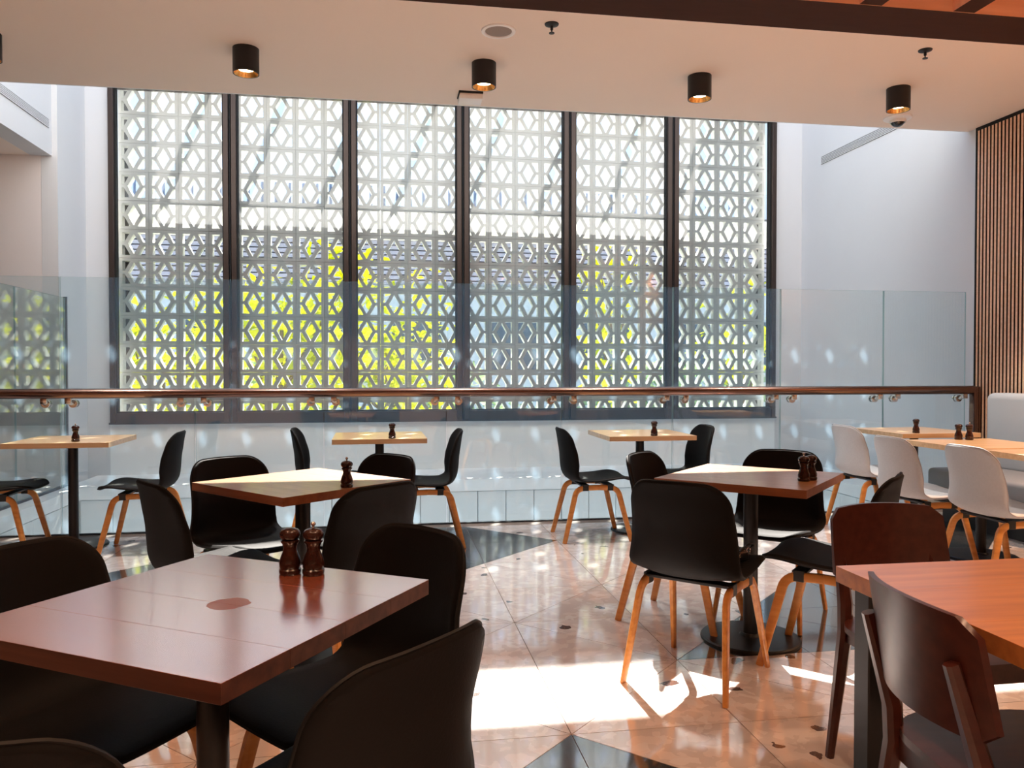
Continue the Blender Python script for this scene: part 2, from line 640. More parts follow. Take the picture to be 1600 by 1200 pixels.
for j in range(-5, 6):
    for i in range(-8, 7):
        x = P0x + PT * (i + 0.5)
        y = P0y + PT * (j + 0.5)
        if y + PT / 2 > 6.40 or x + PT / 2 > RX + 0.25:
            continue
        far = y + PT / 2
        if x + PT / 2 < -0.47 * far - 0.1 or x - PT / 2 > 0.93 * far + 0.1:
            continue
        even = (i + j) % 2 == 0
        for k in ((0, 1) if even else (2, 3)):
            cx_, cy_ = {0: (2 / 3, 1 / 3), 1: (1 / 3, 2 / 3), 2: (1 / 3, 1 / 3), 3: (2 / 3, 2 / 3)}[k]
            p = (i + cx_, j + cy_)
            if any(in_tri(p, t) for t in BIG):
                mt = 'terra_dark'
            else:
                mt = 'terra_pink' if (i * 7 + j * 13 + k * 5) % 5 < 3 else 'terra_grey'
            put('tile', tile_mesh(k, mt), floor, (x, y, 0))

# void: ledge round the opening and its panelled faces
lm = MB()
lm.box(-3.1, RX, 8.28, WY + 0.1, -0.05, 0.07)
lm.box(4.62, RX, 6.36, 8.28, -0.05, 0.07)
lm.box(-3.1, -2.95, 6.36, 8.28, -0.05, 0.07)
ledge = struct('trim_ledge', lm.mesh('ledge', 'ledge'), label='pale stone ledge round the stairwell opening')
wv = struct('wall_void', MB().box(-3.2, RX, 8.36, 8.5, -3.2, -0.05).box(4.70, RX, 6.36, 8.36, -3.2, -0.05)
            .box(-3.2, -3.03, 6.36, 8.36, -3.2, -0.05).mesh('wall_void', 'concrete'), label='concrete panelled lining of the stairwell opening')
pm_ = MB().box(-0.147, 0.147, -0.03, 0.05, -1.6, -0.056, bev=0.004, seg=1).mesh('panel', 'concrete')
for i in range(25):
    put('panel', pm_, wv, (-2.8 + 0.3 * i, 8.325, 0))
for i in range(6):
    put('panel', pm_, wv, (4.665, 6.5 + 0.3 * i, 0), pi / 2)
    put('panel', pm_, wv, (-3.0, 6.5 + 0.3 * i, 0), -pi / 2)
sbx('floor_lower', 'concrete', -3.2, RX, 6.0, 8.6, -3.3, -3.2, label='lower level floor down in the stairwell')

# walls
sbx('wall_right', 'white_wall', RX, RX + 0.2, 6.27, WY + 0.3, -3.2, TOP, label='tall white wall beyond the glass with the slot grille')
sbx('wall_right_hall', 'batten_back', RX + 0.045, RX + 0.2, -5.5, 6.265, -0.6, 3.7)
sbx('wall_left', 'pink_wall', -8, -3.352, 8.5, 8.62, -0.6, CZ + 0.02, label='pale wall at the end of the side walkway')
sbx('wall_left_return', 'white_wall', -3.35, -3.2, 8.5, WY + 0.3, -3.2, TOP)
sbx('wall_bulkhead', 'white_wall', -3.45, -3.25, 6.37, 8.5, CZ, TOP, label='white bulkhead above the side walkway with the slot grille')
fas = sbx('wall_fascia', 'fascia', -8, RX + 0.2, 6.25, 6.37, CZ + 0.01, TOP)
put('slab_edge', MB().box(-3.24, RX - 0.01, 6.371, 6.39, CZ + 0.001, CZ + 0.27).mesh('slab_edge', 'sill_wall'), fas)
br_me = MB().sweep([(0, 6.44, 3.60), (0.66, 6.44, 5.42)], 0.10, 0.09).mesh('brace', 'tie')
for i in range(8):   # steel braces carrying the roof light, seen mirrored in the windows
    put('brace', br_me, fas, (-3.15 + 1.09 * i, 0, 0))
sbx('wall_back', 'hall_wall', -8.1, RX + 0.3, -5.7, -5.5, -0.6, 3.8)
sbx('wall_left_hall', 'hall_wall', -8.2, -8, -5.6, 8.7, -0.6, 3.8)
wb = MB()
wb.box(-3.25, -2.97, WY, WY + 0.12, -3.2, TOP)
wb.box(4.765, RX + 0.1, WY, WY + 0.12, -3.2, TOP)
wb.box(-2.97, 4.765, WY, WY + 0.12, HEAD, TOP)
struct('wall_window', wb.mesh('wall_window', 'white_wall'), label='white piers and head framing the tall windows')
sbx('wall_sill', 'sill_wall', -2.97, 4.765, WY, WY + 0.12, -3.2, 0.63, label='low white wall below the tall windows')

# ceilings
cm = MB()
cm.box(-8, RX + 0.04, 4.62, 6.37, CZ, CZ + 0.3)
cm.box(-8, -3.452, 6.37, 8.5, CZ, CZ + 0.3)
struct('ceiling', cm.mesh('ceiling', 'soffit'), label='beige plasterboard ceiling over the tables')
# timber coffers over the hall behind the camera
cf = struct('ceiling_coffered', MB().box(-8, RX + 0.1, -5.5, 4.26, CZ + 0.36, CZ + 0.44).mesh('coffer_panel', 'coffer'), label='timber ceiling with recessed coffers between dark beams')
def coffer_beam(*a):
    mb = MB().box(*a)
    for f_ in mb.bm.faces:   # dark underside, timber-lined cheeks
        f_.normal_update()
        f_.material_index = 0 if abs(f_.normal.z) > .5 else 1
    return mb.mesh('beam', ['brown_beam', 'coffer'])


bm1 = coffer_beam(-0.07, 0.07, -5.5, 4.26, CZ, CZ + 0.36)
for i in range(-17, 5):
    put('beam', bm1, cf, (2.777 + 0.6 * i, 0, 0))
bm2 = coffer_beam(-8, RX, -0.07, 0.07, CZ + 0.001, CZ + 0.36)
struct('trim_beam', coffer_beam(-8, RX + 0.04, 4.26, 4.62, CZ - 0.004, CZ + 0.35), label='dark brown ceiling band beside the timber coffers')
for y in (3.0, 1.8, 0.6, -0.6, -1.8, -3.0, -4.2, -5.3):
    put('beam', bm2, cf, (0, y, 0))

# window wall: six tall bronze windows
edges = [-2.968, -1.698, -0.397, 0.882, 2.148, 3.423, 4.762]
for k in range(6):
    x0, x1 = edges[k] + 0.014, edges[k + 1] - 0.014
    mb = MB()
    z0, z1 = 0.64, HEAD - 0.004
    f = 0.056
    for (a, b) in ((x0, x0 + f), (x1 - f, x1)):
        mb.box(a, b, WY - 0.06, WY + 0.10, z0, z1, bev=0.004, seg=1)
    mb.box(x0 + f, x1 - f, WY - 0.05, WY + 0.10, z0, z0 + 0.11, bev=0.004, seg=1)
    mb.box(x0 + f, x1 - f, WY - 0.05, WY + 0.10, z1 - 0.08, z1, bev=0.004, seg=1)
    w = struct('window_%d' % (k + 1), mb.mesh('window_frame', 'bronze'), label='tall bronze framed window, number %d counting from the stair side wall' % (k + 1))
    # slim inner bead
    mb = MB()
    for (a, b) in ((x0 + f, x0 + f + 0.014), (x1 - f - 0.014, x1 - f)):
        mb.box(a, b, WY - 0.02, WY + 0.05, z0 + 0.11, z1 - 0.08)
    mb.box(x0 + f, x1 - f, WY - 0.02, WY + 0.05, z0 + 0.11, z0 + 0.124)
    put('bead', mb.mesh('bead', 'black_gap'), w)
    put('pane', MB().box(x0 + f, x1 - f, WY + 0.01, WY + 0.022, z0 + 0.11, z1 - 0.08).mesh('pane', 'window_glass'), w)
gm_ = MB()
for xe in edges[1:-1]:
    gm_.box(xe - 0.014, xe + 0.014, WY + 0.0, WY + 0.1, 0.64, HEAD - 0.004)
    gm_.box(xe - 0.004, xe + 0.004, WY - 0.05, WY + 0.0, 0.64, HEAD - 0.004)
struct('trim_gasket', gm_.mesh('gasket', 'black_gap'))
# dark drop below the windows (double bottom rail)
sbx('trim_sill', 'black_metal', -2.968, 4.762, WY - 0.055, WY + 0.001, 0.625, 0.645)

# roof light over the void
rl = struct('window_7', MB().box(-3.35, RX + 0.1, 6.25, 6.33, TOP, TOP + 0.1).box(-3.35, RX + 0.1, 9.34, 9.40, TOP - 0.06, TOP + 0.0)
            .mesh('rooflight_frame', 'bronze'), label='glass roof light over the stairwell')
put('pane', MB().box(-3.35, RX + 0.1, 6.33, 9.38, TOP + 0.02, TOP + 0.03).mesh('pane', 'roof_glass'), rl)

# slatted timber wall
bb = MB().box(-0.011, 0.045, -0.0115, 0.0115, 0.02, CZ - 0.03)
for f_ in bb.bm.faces:   # shade of the gaps painted onto the side faces
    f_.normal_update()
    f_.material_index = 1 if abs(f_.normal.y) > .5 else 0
bat = bb.mesh('batten', ['batten', 'batten_gap_shade'])
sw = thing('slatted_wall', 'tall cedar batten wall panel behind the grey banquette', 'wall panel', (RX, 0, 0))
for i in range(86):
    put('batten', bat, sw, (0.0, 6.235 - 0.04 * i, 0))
put('edge_trim', MB().box(-0.014, 0.045, 6.255, 6.268, 0, CZ - 0.001).box(-0.014, 0.045, 2.75, 6.268, CZ - 0.03, CZ - 0.001).mesh('edge_trim', 'black_gap'), sw)

# ------------------------------------------------------------------ breeze-block screen outside the windows
PB = 0.3195
SY0 = 9.46


def block_mesh():
    s = PB / 2 - 0.002
    a, b = 0.064, 0.114
    outer = [(-s, -s), (s, -s), (s, s), (-s, s)]
    holes = [[(a, 0), (0, b), (-a, 0), (0, -b)]]
    q = [(0.100, 0.016), (0.122, 0.016), (0.122, 0.126), (0.038, 0.126)]
    for sxn, szn in ((1, 1), (-1, 1), (-1, -1), (1, -1)):
        holes.append([(x * sxn, z * szn) for x, z in q])
    loops = [outer] + holes
    flat = [p for l in loops for p in l]
    tris = tessellate_polygon([[Vector((x, z, 0)) for x, z in l] for l in loops])
    mb = MB()
    D = 0.10
    fr = [mb.bm.verts.new((x, 0, z)) for x, z in flat]
    bk = [mb.bm.verts.new((x, D, z)) for x, z in flat]
    for t in tris:
        mb.bm.faces.new([fr[i] for i in t])
        mb.bm.faces.new([bk[i] for i in reversed(t)])
    k = 0
    for l in loops:
        n = len(l)
        for i in range(n):
            mb.bm.faces.new((fr[k + i], fr[k + (i + 1) % n], bk[k + (i + 1) % n], bk[k + i]))
        k += n
    return mb.mesh('block', 'block')


blk = block_mesh()
scr = thing('block_screen', 'pale concrete breeze-block screen of diamond openings standing outside the windows', 'screen', (0, SY0, 0))
BX0 = -2.777
NCOL = 25
for c in range(0, NCOL - 1):
    for r in range(0, 12):
        z = 4.216 - PB * (11 - r) + 0.01
        put('block', blk, scr, (BX0 + PB * c, random.uniform(-.002, .002), z))

for x_ in (-2.9, 0.9, 4.7):
    put('post', MB().box(x_ - .04, x_ + .04, 0.102, 0.16, -1.0, 4.38).mesh('post', 'tie'), scr)
put('base', MB().box(-3.1, 5.0, 0, 0.10, -1.0, 0.545).mesh('base', 'block'), scr)
put('cap', MB().box(-3.1, 5.0, 0, 0.10, 4.388, 4.62).mesh('cap', 'block'), scr)  # unseen strip added to block sun slipping over the blocks

# ------------------------------------------------------------------ outside
sbx('ground_outside', 'paving', -40, 45, 9.7, 70, -1.2, -1.0)
cn = thing('canopy', 'pale horizontal street canopy outside behind the block screen', 'canopy', (0, 0, 0))
put('fascia', MB().box(-9, 13, 10.95, 11.1, 3.02, 3.36, bev=.01).mesh('fascia', 'canopy'), cn)
put('deck', MB().box(-9, 13, 10.3, 10.95, 3.20, 3.26).mesh('deck', 'canopy'), cn)
gut = MB().box(-9, 13, 10.9, 11.12, 3.365, 3.41).mesh('gutter', 'tie')
put('gutter', gut, cn)
bd = thing('distant_building', 'pale street building with ribbed parapet and louvred storey beyond the canopy', 'building', (0, 26, 0))
put('wall', MB().box(-26, 34, 0.3, 6, -1, 7.2).mesh('wall', 'render_white'), bd)
rib = MB()
for i in range(-60, 80):
    rib.box(i * 0.42, i * 0.42 + 0.33, 0.0, 0.3, 6.2, 7.3)
ro = put('ribbed_parapet', rib.mesh('ribs', 'cladding'), bd)
ro['kind'] = 'stuff'
put('parapet_backing', MB().box(-26, 34, 0.2, 0.3, 6.2, 7.25).mesh('bk', 'cladding_dark'), bd)
put('cornice', MB().box(-26, 34, -0.5, 0.3, 5.85, 6.2).mesh('cornice', 'louvre'), bd)
lv = MB()
for i in range(11):
    lv.box(-26, 34, 0.05, 0.28, 4.0 + i * 0.16, 4.12 + i * 0.16)
lo = put('louvres', lv.mesh('louvres', 'louvre'), bd)
lo['kind'] = 'stuff'
wm_ = MB().box(-0.8, 0.8, 0.22, 0.34, 1.2, 2.9).mesh('window', 'dark_window')
for i in range(-6, 9):
    put('window', wm_, bd, (i * 3.2 + 1.0, 0, 0))


def leaf_cloud(n, cen, rad, size, rnd, clumps=9):
    mb = MB()
    cl = []
    for _ in range(clumps):
        d = Vector((rnd.gauss(0, 1), rnd.gauss(0, 1), rnd.gauss(0, 1))).normalized() * rnd.uniform(.3, 1)
        cl.append((Vector((cen[0] + d.x * rad[0], cen[1] + d.y * rad[1], cen[2] + d.z * rad[2])), rnd.uniform(.25, .5)))
    for _ in range(n):
        c, rr = rnd.choice(cl)
        d = Vector((rnd.gauss(0, 1), rnd.gauss(0, 1), rnd.gauss(0, 1))) * .55
        p = c + Vector((d.x * rad[0] * rr, d.y * rad[1] * rr, d.z * rad[2] * rr))
        s = size * rnd.uniform(.6, 1.3)
        t = Vector((rnd.gauss(0, 1), rnd.gauss(0, 1), rnd.gauss(0, .6))).normalized()
        u = t.cross(Vector((rnd.gauss(0, 1), rnd.gauss(0, 1), rnd.gauss(0, 1)))).normalized()
        w = t.cross(u)
        vs = [p - t * s, p + u * s * .42 + w * s * .1, p + t * s, p - u * s * .42 + w * s * .1]
        v = [mb.bm.verts.new(q) for q in vs]
        mb.bm.faces.new((v[0], v[1], v[2]))
        mb.bm.faces.new((v[0], v[2], v[3]))
    return mb, cl


def tree(name, label, cat, x, y, zc, rad, n, size, mat, seed, grp):
    rnd = random.Random(seed)
    t = thing(name, label, cat, (x, y, -1), 0, grp)
    mb, cl = leaf_cloud(n, (0, 0, zc + 1), rad, size, rnd)
    fo = put('foliage', mb.mesh('foliage', mat), t)
    fo['kind'] = 'stuff'
    tr = MB()
    base = Vector((0, 0, 0))
    top = Vector((0.15, 0, zc + 1))
    tr.sweep([base, base.lerp(top, .35) + Vector((.05, 0, 0)), base.lerp(top, .7), top], [.2, .16, .12, .06], [.2, .16, .12, .06], up=Vector((0, 1, 0)))
    put('trunk', tr.mesh('trunk', 'bark', 40), t)
    for c, rr in cl[:6]:
        b2 = MB()
        st = base.lerp(top, rnd.uniform(.4, .8))
        b2.sweep([st, st.lerp(c, .5) + Vector((0, 0, .1)), c], [.07, .05, .02], [.07, .05, .02], up=Vector((0, 1, 0)))
        put('branch', b2.mesh('branch', 'bark', 40), t)


TG = 'street trees outside the screen'
tree('street_tree', 'bushy yellow-green tree reaching highest behind the second window', 'tree', -1.9, 14.0, 1.9, (1.9, 1.0, 2.4), 1700, .14, 'leaf', 3, TG)
tree('street_tree', 'yellow-green tree filling the lower half of the third window', 'tree', -0.1, 15.5, 1.2, (1.5, 1.0, 1.9), 950, .14, 'leaf', 5, TG)
tree('street_tree', 'thin yellow-green tree low in the first window', 'tree', -4.2, 15.5, 1.3, (1.3, .9, 2.0), 650, .14, 'leaf', 8, TG)
tree('street_tree', 'sparse yellow-green tree behind the fifth window', 'tree', 4.4, 15.0, 2.0, (.9, .7, 2.0), 300, .14, 'leaf', 11, TG)
tree('street_tree', 'small sparse yellow tree behind the sixth window', 'tree', 7.2, 15.5, 1.6, (.9, .7, 1.5), 260, .14, 'leaf', 14, TG)
for i, (x, y, n, lab) in enumerate([(-2.6, 17.5, 1100, 'low green shrub at the foot of the second window view'), (1.2, 18.5, 1100, 'low green shrub seen through the third window'),
                                    (5.6, 19, 1100, 'low green shrub seen through the fifth window'), (9.4, 19.5, 900, 'low green shrub seen through the sixth window')]):
    tree('street_shrub', lab, 'shrub', x, y, 0.5, (1.9, .8, 1.3), n, .13, 'leaf_green', 30 + i, 'shrubs outside the screen')

# ------------------------------------------------------------------ glass barrier with handrail
gb = thing('glass_barrier', 'tall frameless glass barrier with round bronze handrail along the stairwell edge', 'railing', (0, GY, 0))
joints = [-3.30, -2.36, -1.42, -0.475, 0.47, 1.40, 2.34, 3.29, 4.24, 5.03]


def pane_mesh(x0, x1, z0, z1, mat='glass'):
    mb = MB()
    mb.box(x0, x1, 0, 0.012, z0, z1)
    for f in mb.bm.faces:
        f.normal_update()
        f.material_index = 0 if abs(f.normal.y) > .5 else 1
    return mb.mesh('glass_panel', [mat, 'glass_edge'])


for a, b in zip(joints, joints[1:]):
    put('glass_panel', pane_mesh(a + 0.004, b - 0.004, 0.004, 1.90), gb)
put('base_channel', MB().box(-3.3, 5.05, -0.006, 0.018, 0.0, 0.006).mesh('base_channel', 'black_metal'), gb)
RZ, RY = 1.045, -0.085
rail = MB()
rail.sweep([(-3.32, RY, RZ), (0, RY, RZ), (5.04, RY, RZ)], 0.074, 0.074, n=20)
put('handrail', rail.mesh('handrail', 'rail', 40), gb)
put('end_post', MB().box(5.02, 5.085, RY - 0.032, RY + 0.032, 0.0, RZ + 0.031, bev=.008).mesh('end_post', 'rail', 40), gb)


def clamp_mesh(sg):
    mb = MB()
    mb.box(-0.022, 0.022, RY - 0.005, RY + 0.02, RZ - 0.075, RZ - 0.028, bev=.004)
    mb.sweep([(0, RY + 0.005, RZ - 0.06), (0.012 * sg, -0.02, RZ - 0.075)], 0.032, 0.032, n=10)
    b2 = bmesh.new()
    mb.sweep([(0.012 * sg, -0.026, RZ - 0.075), (0.012 * sg, 0.0, RZ - 0.075)], 0.060, 0.060, n=18)
    mb.sweep([(0.012 * sg, 0.012, RZ - 0.075), (0.012 * sg, 0.026, RZ - 0.075)], 0.060, 0.060, n=18)
    b2.free()
    return mb.mesh('clamp', 'steel', 40)


cl_l, cl_r = clamp_mesh(-1), clamp_mesh(1)
for x in joints[1:-1]:
    put('clamp', cl_l, gb, (x - 0.082, 0, 0))
    put('clamp', cl_r, gb, (x + 0.082, 0, 0))
put('clamp', cl_l, gb, (4.96, 0, 0))

sb = thing('side_glass_barrier', 'reflective glass side barrier returning along the walkway at the stairwell edge', 'railing', (-3.12, 0, 0))
for a, b in ((6.40, 7.36), (7.37, 8.44)):
    me = pane_mesh(a, b, 0.09, 1.93, 'side_glass')
    o = put('glass_panel', me, sb, (0, 0, 0), pi / 2)
put('edge_cap', MB().box(-0.02, 0.01, 8.445, 8.47, 0.08, 1.94).mesh('edge_cap', 'tie'), sb)
put('base_channel', MB().box(-0.025, 0.012, 6.40, 8.47, 0.07, 0.088).mesh('base_channel', 'black_metal'), sb)


# ------------------------------------------------------------------ ceiling fittings
def ceiling_lamp(x, y, label):
    t = thing('ceiling_lamp', label, 'lamp', (x, y, CZ), 0, 'black downlights in a row')
    r, h = 0.084, 0.165
    put('housing', MB().lathe([(0.0, 0.0), (r, 0.0), (r, -h), (r - .006, -h), (r - .006, -0.02), (0, -0.02)], 32, cap=False).mesh('housing', 'black_metal', 40), t)
    put('reflector', MB().lathe([(r - .007, -h + .002), (0.056, -h + .037)], 32, cap=False).mesh('reflector', 'gold', 40), t)
    put('bulb', MB().lathe([(0.056, -h + .036), (0.05, -h + .030), (0.0, -h + .030)], 24, cap=False).mesh('bulb', 'bulb', 40), t)
    L = bpy.data.lights.new('downlight', 'SPOT')
    L.energy = 45
    L.color = (1, .92, .84)
    L.spot_size = radians(80)
    L.spot_blend = .6
    L.shadow_soft_size = .03
    lo_ = bpy.data.objects.new('downlight', L)
    COL.objects.link(lo_)
    lo_.parent = t
    lo_.location = (0, 0, -h + .02)


for x, lab in zip((-2.47, -0.905, 0.672, 2.235, 3.804), (
        'black cylinder downlight cut by the frame at the far left of the row', 'black cylinder downlight above the second window',
        'black cylinder downlight beside the flat white box', 'black cylinder downlight above the sixth window',
        'black cylinder downlight next to the dome camera')):
    ceiling_lamp(x, 5.48, lab)

# spots added unseen behind the camera to lift the hall and ceiling
for i in range(5):
    for j in range(2):
        L = bpy.data.lights.new('hall_fill_spot', 'SPOT')
        L.energy = 190
        L.color = (1, .72, .52)
        L.spot_size = radians(110)
        L.spot_blend = .7
        L.shadow_soft_size = .06
        o = bpy.data.objects.new('hall_fill_spot', L)
        COL.objects.link(o)
        o.location = (-5.2 + 2.1 * i, -2.4 - 1.6 * j, CZ - .1)

# unseen warm spots added in the coffers to brighten near floor, tables and battens
for x_ in (-2.72, -0.92, 0.88, 2.68, 4.76):
    for y_ in (0.0, 1.2, 2.4, 3.6):
        L = bpy.data.lights.new('coffer_fill_spot', 'SPOT')
        L.energy = {0.0: 42, 1.2: 36, 2.4: 8, 3.6: 2}[y_] if x_ < 4 else 120
        L.color = (1, .60, .36)
        L.spot_size = radians(100)
        L.spot_blend = .8
        L.shadow_soft_size = .06
        o = bpy.data.objects.new('coffer_fill_spot', L)
        COL.objects.link(o)
        o.location = (x_, y_, CZ + .1)

t = thing('ceiling_speaker', 'round white-rimmed ceiling speaker between two downlights', 'speaker', (0.698, 4.945, CZ))
put('rim', MB().lathe([(0.108, 0), (0.106, -.008), (0.088, -.010), (0.083, -.004)], 36, cap=False).mesh('rim', 'white_plastic', 50), t)
put('grille', MB().lathe([(0.084, -.003), (0.05, -.010), (0, -.012)], 36, cap=False).mesh('grille', 'grille', 50), t)


def sprinkler(x, y, label):
    t = thing('sprinkler', label, 'sprinkler', (x, y, CZ), 0, 'ceiling sprinklers')
    put('escutcheon', MB().lathe([(0.044, 0), (0.042, -.006), (0.018, -.014), (0.0, -.014)], 24, cap=False).mesh('escutcheon', 'black_metal', 40), t)
    put('body', MB().lathe([(0.009, -.012), (0.009, -.035), (0.004, -.040), (0.004, -.055)], 12).mesh('body', 'black_metal', 40), t)
    put('deflector', MB().lathe([(0.0, -.058), (0.017, -.057), (0.017, -.053), (0, -.052)], 16, cap=False).mesh('deflector', 'black_metal', 40), t)


sprinkler(1.006, 4.80, 'black ceiling sprinkler just beside the round speaker')
sprinkler(3.524, 4.80, 'black ceiling sprinkler nearest the timber coffers')
t = thing('ceiling_box', 'flat white box on the ceiling edge above the third mullion', 'box', (0.645, 6.12, CZ))
put('cover', MB().box(-.088, .088, -.08, .08, -.055, -.012, bev=.006).mesh('cover', 'white_plastic', 40), t)
put('backplate', MB().box(-.095, .09, -.088, .08, -.012, 0).mesh('backplate', 'black_gap'), t)
t = thing('dome_camera', 'white-rimmed black dome security camera on the ceiling', 'camera', (4.24, 6.115, CZ))
put('rim', MB().lathe([(0.113, 0), (0.11, -.010), (0.064, -.022), (0.06, -.02)], 36, cap=False).mesh('rim', 'white_plastic', 50), t)
put('dome', MB().lathe([(0.058 * cos(a), -.02 - .058 * sin(a)) for a in [i * pi / 20 for i in range(11)]], 30, cap=False).mesh('dome', 'dome', 60), t)
put('collar', MB().lathe([(0.066, -.018), (0.068, -.03), (0.06, -.045), (0.058, -.03)], 30, cap=False).mesh('collar', 'white_plastic', 60), t)


def slot_grille(label, x, y0, y1, z0, z1, sg):
    t = thing('slot_grille', label, 'vent', (x, (y0 + y1) / 2, (z0 + z1) / 2), 0, None)
    L, H = (y1 - y0) / 2, (z1 - z0) / 2
    put('backing', MB().box(-.002 if sg < 0 else 0, 0 if sg < 0 else .002, -L, L, -H, H).mesh('backing', 'slot'), t)
    n = 6
    sm = MB().box(min(0, .010 * sg), max(0, .010 * sg), -L, L, -.0042, .0042).mesh('slat', 'white_wall')
    for i in range(n):
        put('slat', sm, t, (0, 0, -H + (i + .5) * 2 * H / n))


slot_grille('long slot grille high on the white right wall', RX - 0.001, 6.7, 8.79, 3.655, 3.755, -1)
slot_grille('long slot grille on the white bulkhead at the left', -3.249, 6.6, 8.42, 3.58, 3.672, 1)


# ------------------------------------------------------------------ upholstered shell chair
def shell_mesh(mat):
    # centre-line of the outer surface: (forward x, z)
    ctrl = [(-.255, .780), (-.247, .745), (-.239, .69), (-.228, .62), (-.222, .54), (-.208, .475), (-.172, .428), (-.11, .412),
            (-.02, .410), (.08, .418), (.17, .430), (.225, .428), (.246, .420)]
    # resample with Catmull-Rom
    P = [Vector((x, 0, z)) for x, z in ctrl]
    pts = []
    for i in range(len(P) - 1):
        p0, p1, p2, p3 = P[max(i - 1, 0)], P[i], P[i + 1], P[min(i + 2, len(P) - 1)]
        for k in range(4):
            t = k / 4
            pts.append(.5 * ((2 * p1) + (-p0 + p2) * t + (2 * p0 - 5 * p1 + 4 * p2 - p3) * t * t + (-p0 + 3 * p1 - 3 * p2 + p3) * t ** 3))
    pts.append(P[-1])
    s = [0]
    for a, b in zip(pts, pts[1:]):
        s.append(s[-1] + (b - a).length)
    Lt = s[-1]
    # dense rows where the corners round off, even rows between
    r0, r1 = .078, .085
    want = [r0 * (1 - cos(k * pi / 18)) for k in range(10)]
    k = 1
    while r0 + .028 * k < Lt - r1 - .01:
        want.append(r0 + .028 * k)
        k += 1
    want += [Lt - r1 * (1 - cos(k * pi / 18)) for k in range(9, -1, -1)]
    p2, j = [], 0
    for v in want:
        while j < len(s) - 2 and s[j + 1] < v:
            j += 1
        q = (v - s[j]) / (s[j + 1] - s[j])
        p2.append(pts[j].lerp(pts[j + 1], q))
    pts, s = p2, want
    NU = 17
    rows, norms = [], []
    for i, p in enumerate(pts):
        t = s[i] / Lt
        tn = (pts[min(i + 1, len(pts) - 1)] - pts[max(i - 1, 0)]).normalized()
        nrm = Vector((-tn.z, 0, tn.x))  # towards the sitter (up on the seat, forward on the back)
        if t < .5:
            w = .194 + .028 * min(1, t / .42)
        else:
            w = .222 - .018 * (t - .5) / .5
        r = .078
        d0 = s[i]
        d1 = Lt - s[i]
        rr = .085
        if d0 < r:
            w = w - r + sqrt(max(0, r * r - (r - d0) ** 2))
        if d1 < rr:
            w = w - rr + sqrt(max(0, rr * rr - (rr - d1) ** 2))
        # wings: back curls forward, seat edges stay nearly flat
        back = 1 - min(1, max(0, (t - .30) / .25))
        top_fade = .75 + .25 * min(1, t / .2)
        c = (.075 * back * top_fade + .018 * (1 - back))
        row, nrow = [], []
        for j in range(NU):
            u = -1 + 2 * j / (NU - 1)
            yy = abs(u) * w / .22
            crown = .010 * max(0, 1 - s[i] / .12) * (1 - yy * yy)
            dv = Vector((nrm.x, 0, nrm.z * min(1, s[i] / .36)))
            row.append(p + Vector((0, u * w, crown)) + dv * (c * yy ** 2.3))
            slope = c * 2.3 * yy ** 1.3 / .22 * (1 if u > 0 else -1)
            nrow.append((nrm - Vector((0, slope, 0))).normalized())
        rows.append(row)
        norms.append(nrow)
    return rows, norms


def shell_build(rows, mat):
    th = .020
    mb = MB()
    nr, nu = len(rows), len(rows[0])
    A = [[None] * nu for _ in range(nr)]
    B = [[None] * nu for _ in range(nr)]
    for i in range(nr):
        for j in range(nu):
            n = norms[i][j]
            A[i][j] = mb.bm.verts.new(rows[i][j])
            B[i][j] = mb.bm.verts.new(rows[i][j] + n * th)
    for i in range(nr - 1):
        for j in range(nu - 1):
            mb.bm.faces.new((A[i][j], A[i + 1][j], A[i + 1][j + 1], A[i][j + 1]))
            mb.bm.faces.new((B[i][j], B[i][j + 1], B[i + 1][j + 1], B[i + 1][j]))
    rim = [(i, 0) for i in range(nr)] + [(nr - 1, j) for j in range(1, nu)] + [(i, nu - 1) for i in range(nr - 2, -1, -1)] + [(0, j) for j in range(nu - 2, 0, -1)]
    n = len(rim)
    mid = []
    for k, (i, j) in enumerate(rim):
        a, b = A[i][j].co, B[i][j].co
        # push the rim out a little so the padded edge is round
        q0, q1 = rim[k - 2], rim[(k + 2) % n]
        tg = rows[q1[0]][q1[1]] - rows[q0[0]][q0[1]]
        outv = tg.cross(norms[i][j])
        inner = rows[min(max(i, 12), nr - 12)][nu // 2]
        if outv.dot(rows[i][j] - inner) < 0:
            outv = -outv
        outv.normalize()
        mid.append(mb.bm.verts.new((a + b) / 2 + outv * .007))
    for k in range(n):
        i, j = rim[k]
        i2, j2 = rim[(k + 1) % n]
        mb.bm.faces.new((A[i][j], A[i2][j2], mid[(k + 1) % n], mid[k]))
        mb.bm.faces.new((mid[k], mid[(k + 1) % n], B[i2][j2], B[i][j]))
    rimpts = [v.co.copy() for v in mid]
    bmesh.ops.remove_doubles(mb.bm, verts=mb.bm.verts, dist=1e-5)
    return mb.mesh('shell', mat, 60), rimpts


def bent_leg(front, sgn):
    """one bent-wood leg with its half of the side rail: foot -> bend -> rail under the seat"""
    d = 1 if front else -1
    foot = Vector((d * .243, sgn * .205, 0))
    knee = Vector((d * .150, sgn * .172, .375))
    t = (foot - knee).normalized()
    pts = [foot, foot.lerp(knee, .4), foot.lerp(knee, .8)]
    p1 = knee + t * .05
    p2 = knee + Vector((-d * .05, 0, .006))
    for k in range(6):
        u = (k + 1) / 6
        pts.append((1 - u) ** 2 * p1 + 2 * u * (1 - u) * knee + u * u * p2)
    pts.insert(3, p1)
    pts.append(Vector((0, sgn * .172, .385)))
    ws = [.030, .034, .037] + [.037] * (len(pts) - 3)
    hs = [.018, .021, .023] + [.023] * (len(pts) - 3)
    mb = MB()
    mb.sweep(pts, ws, hs, up=Vector((0, 1, 0)).cross(Vector((1, 0, 0))) if False else Vector((0, 1, 0)), bev=.2)
    return mb


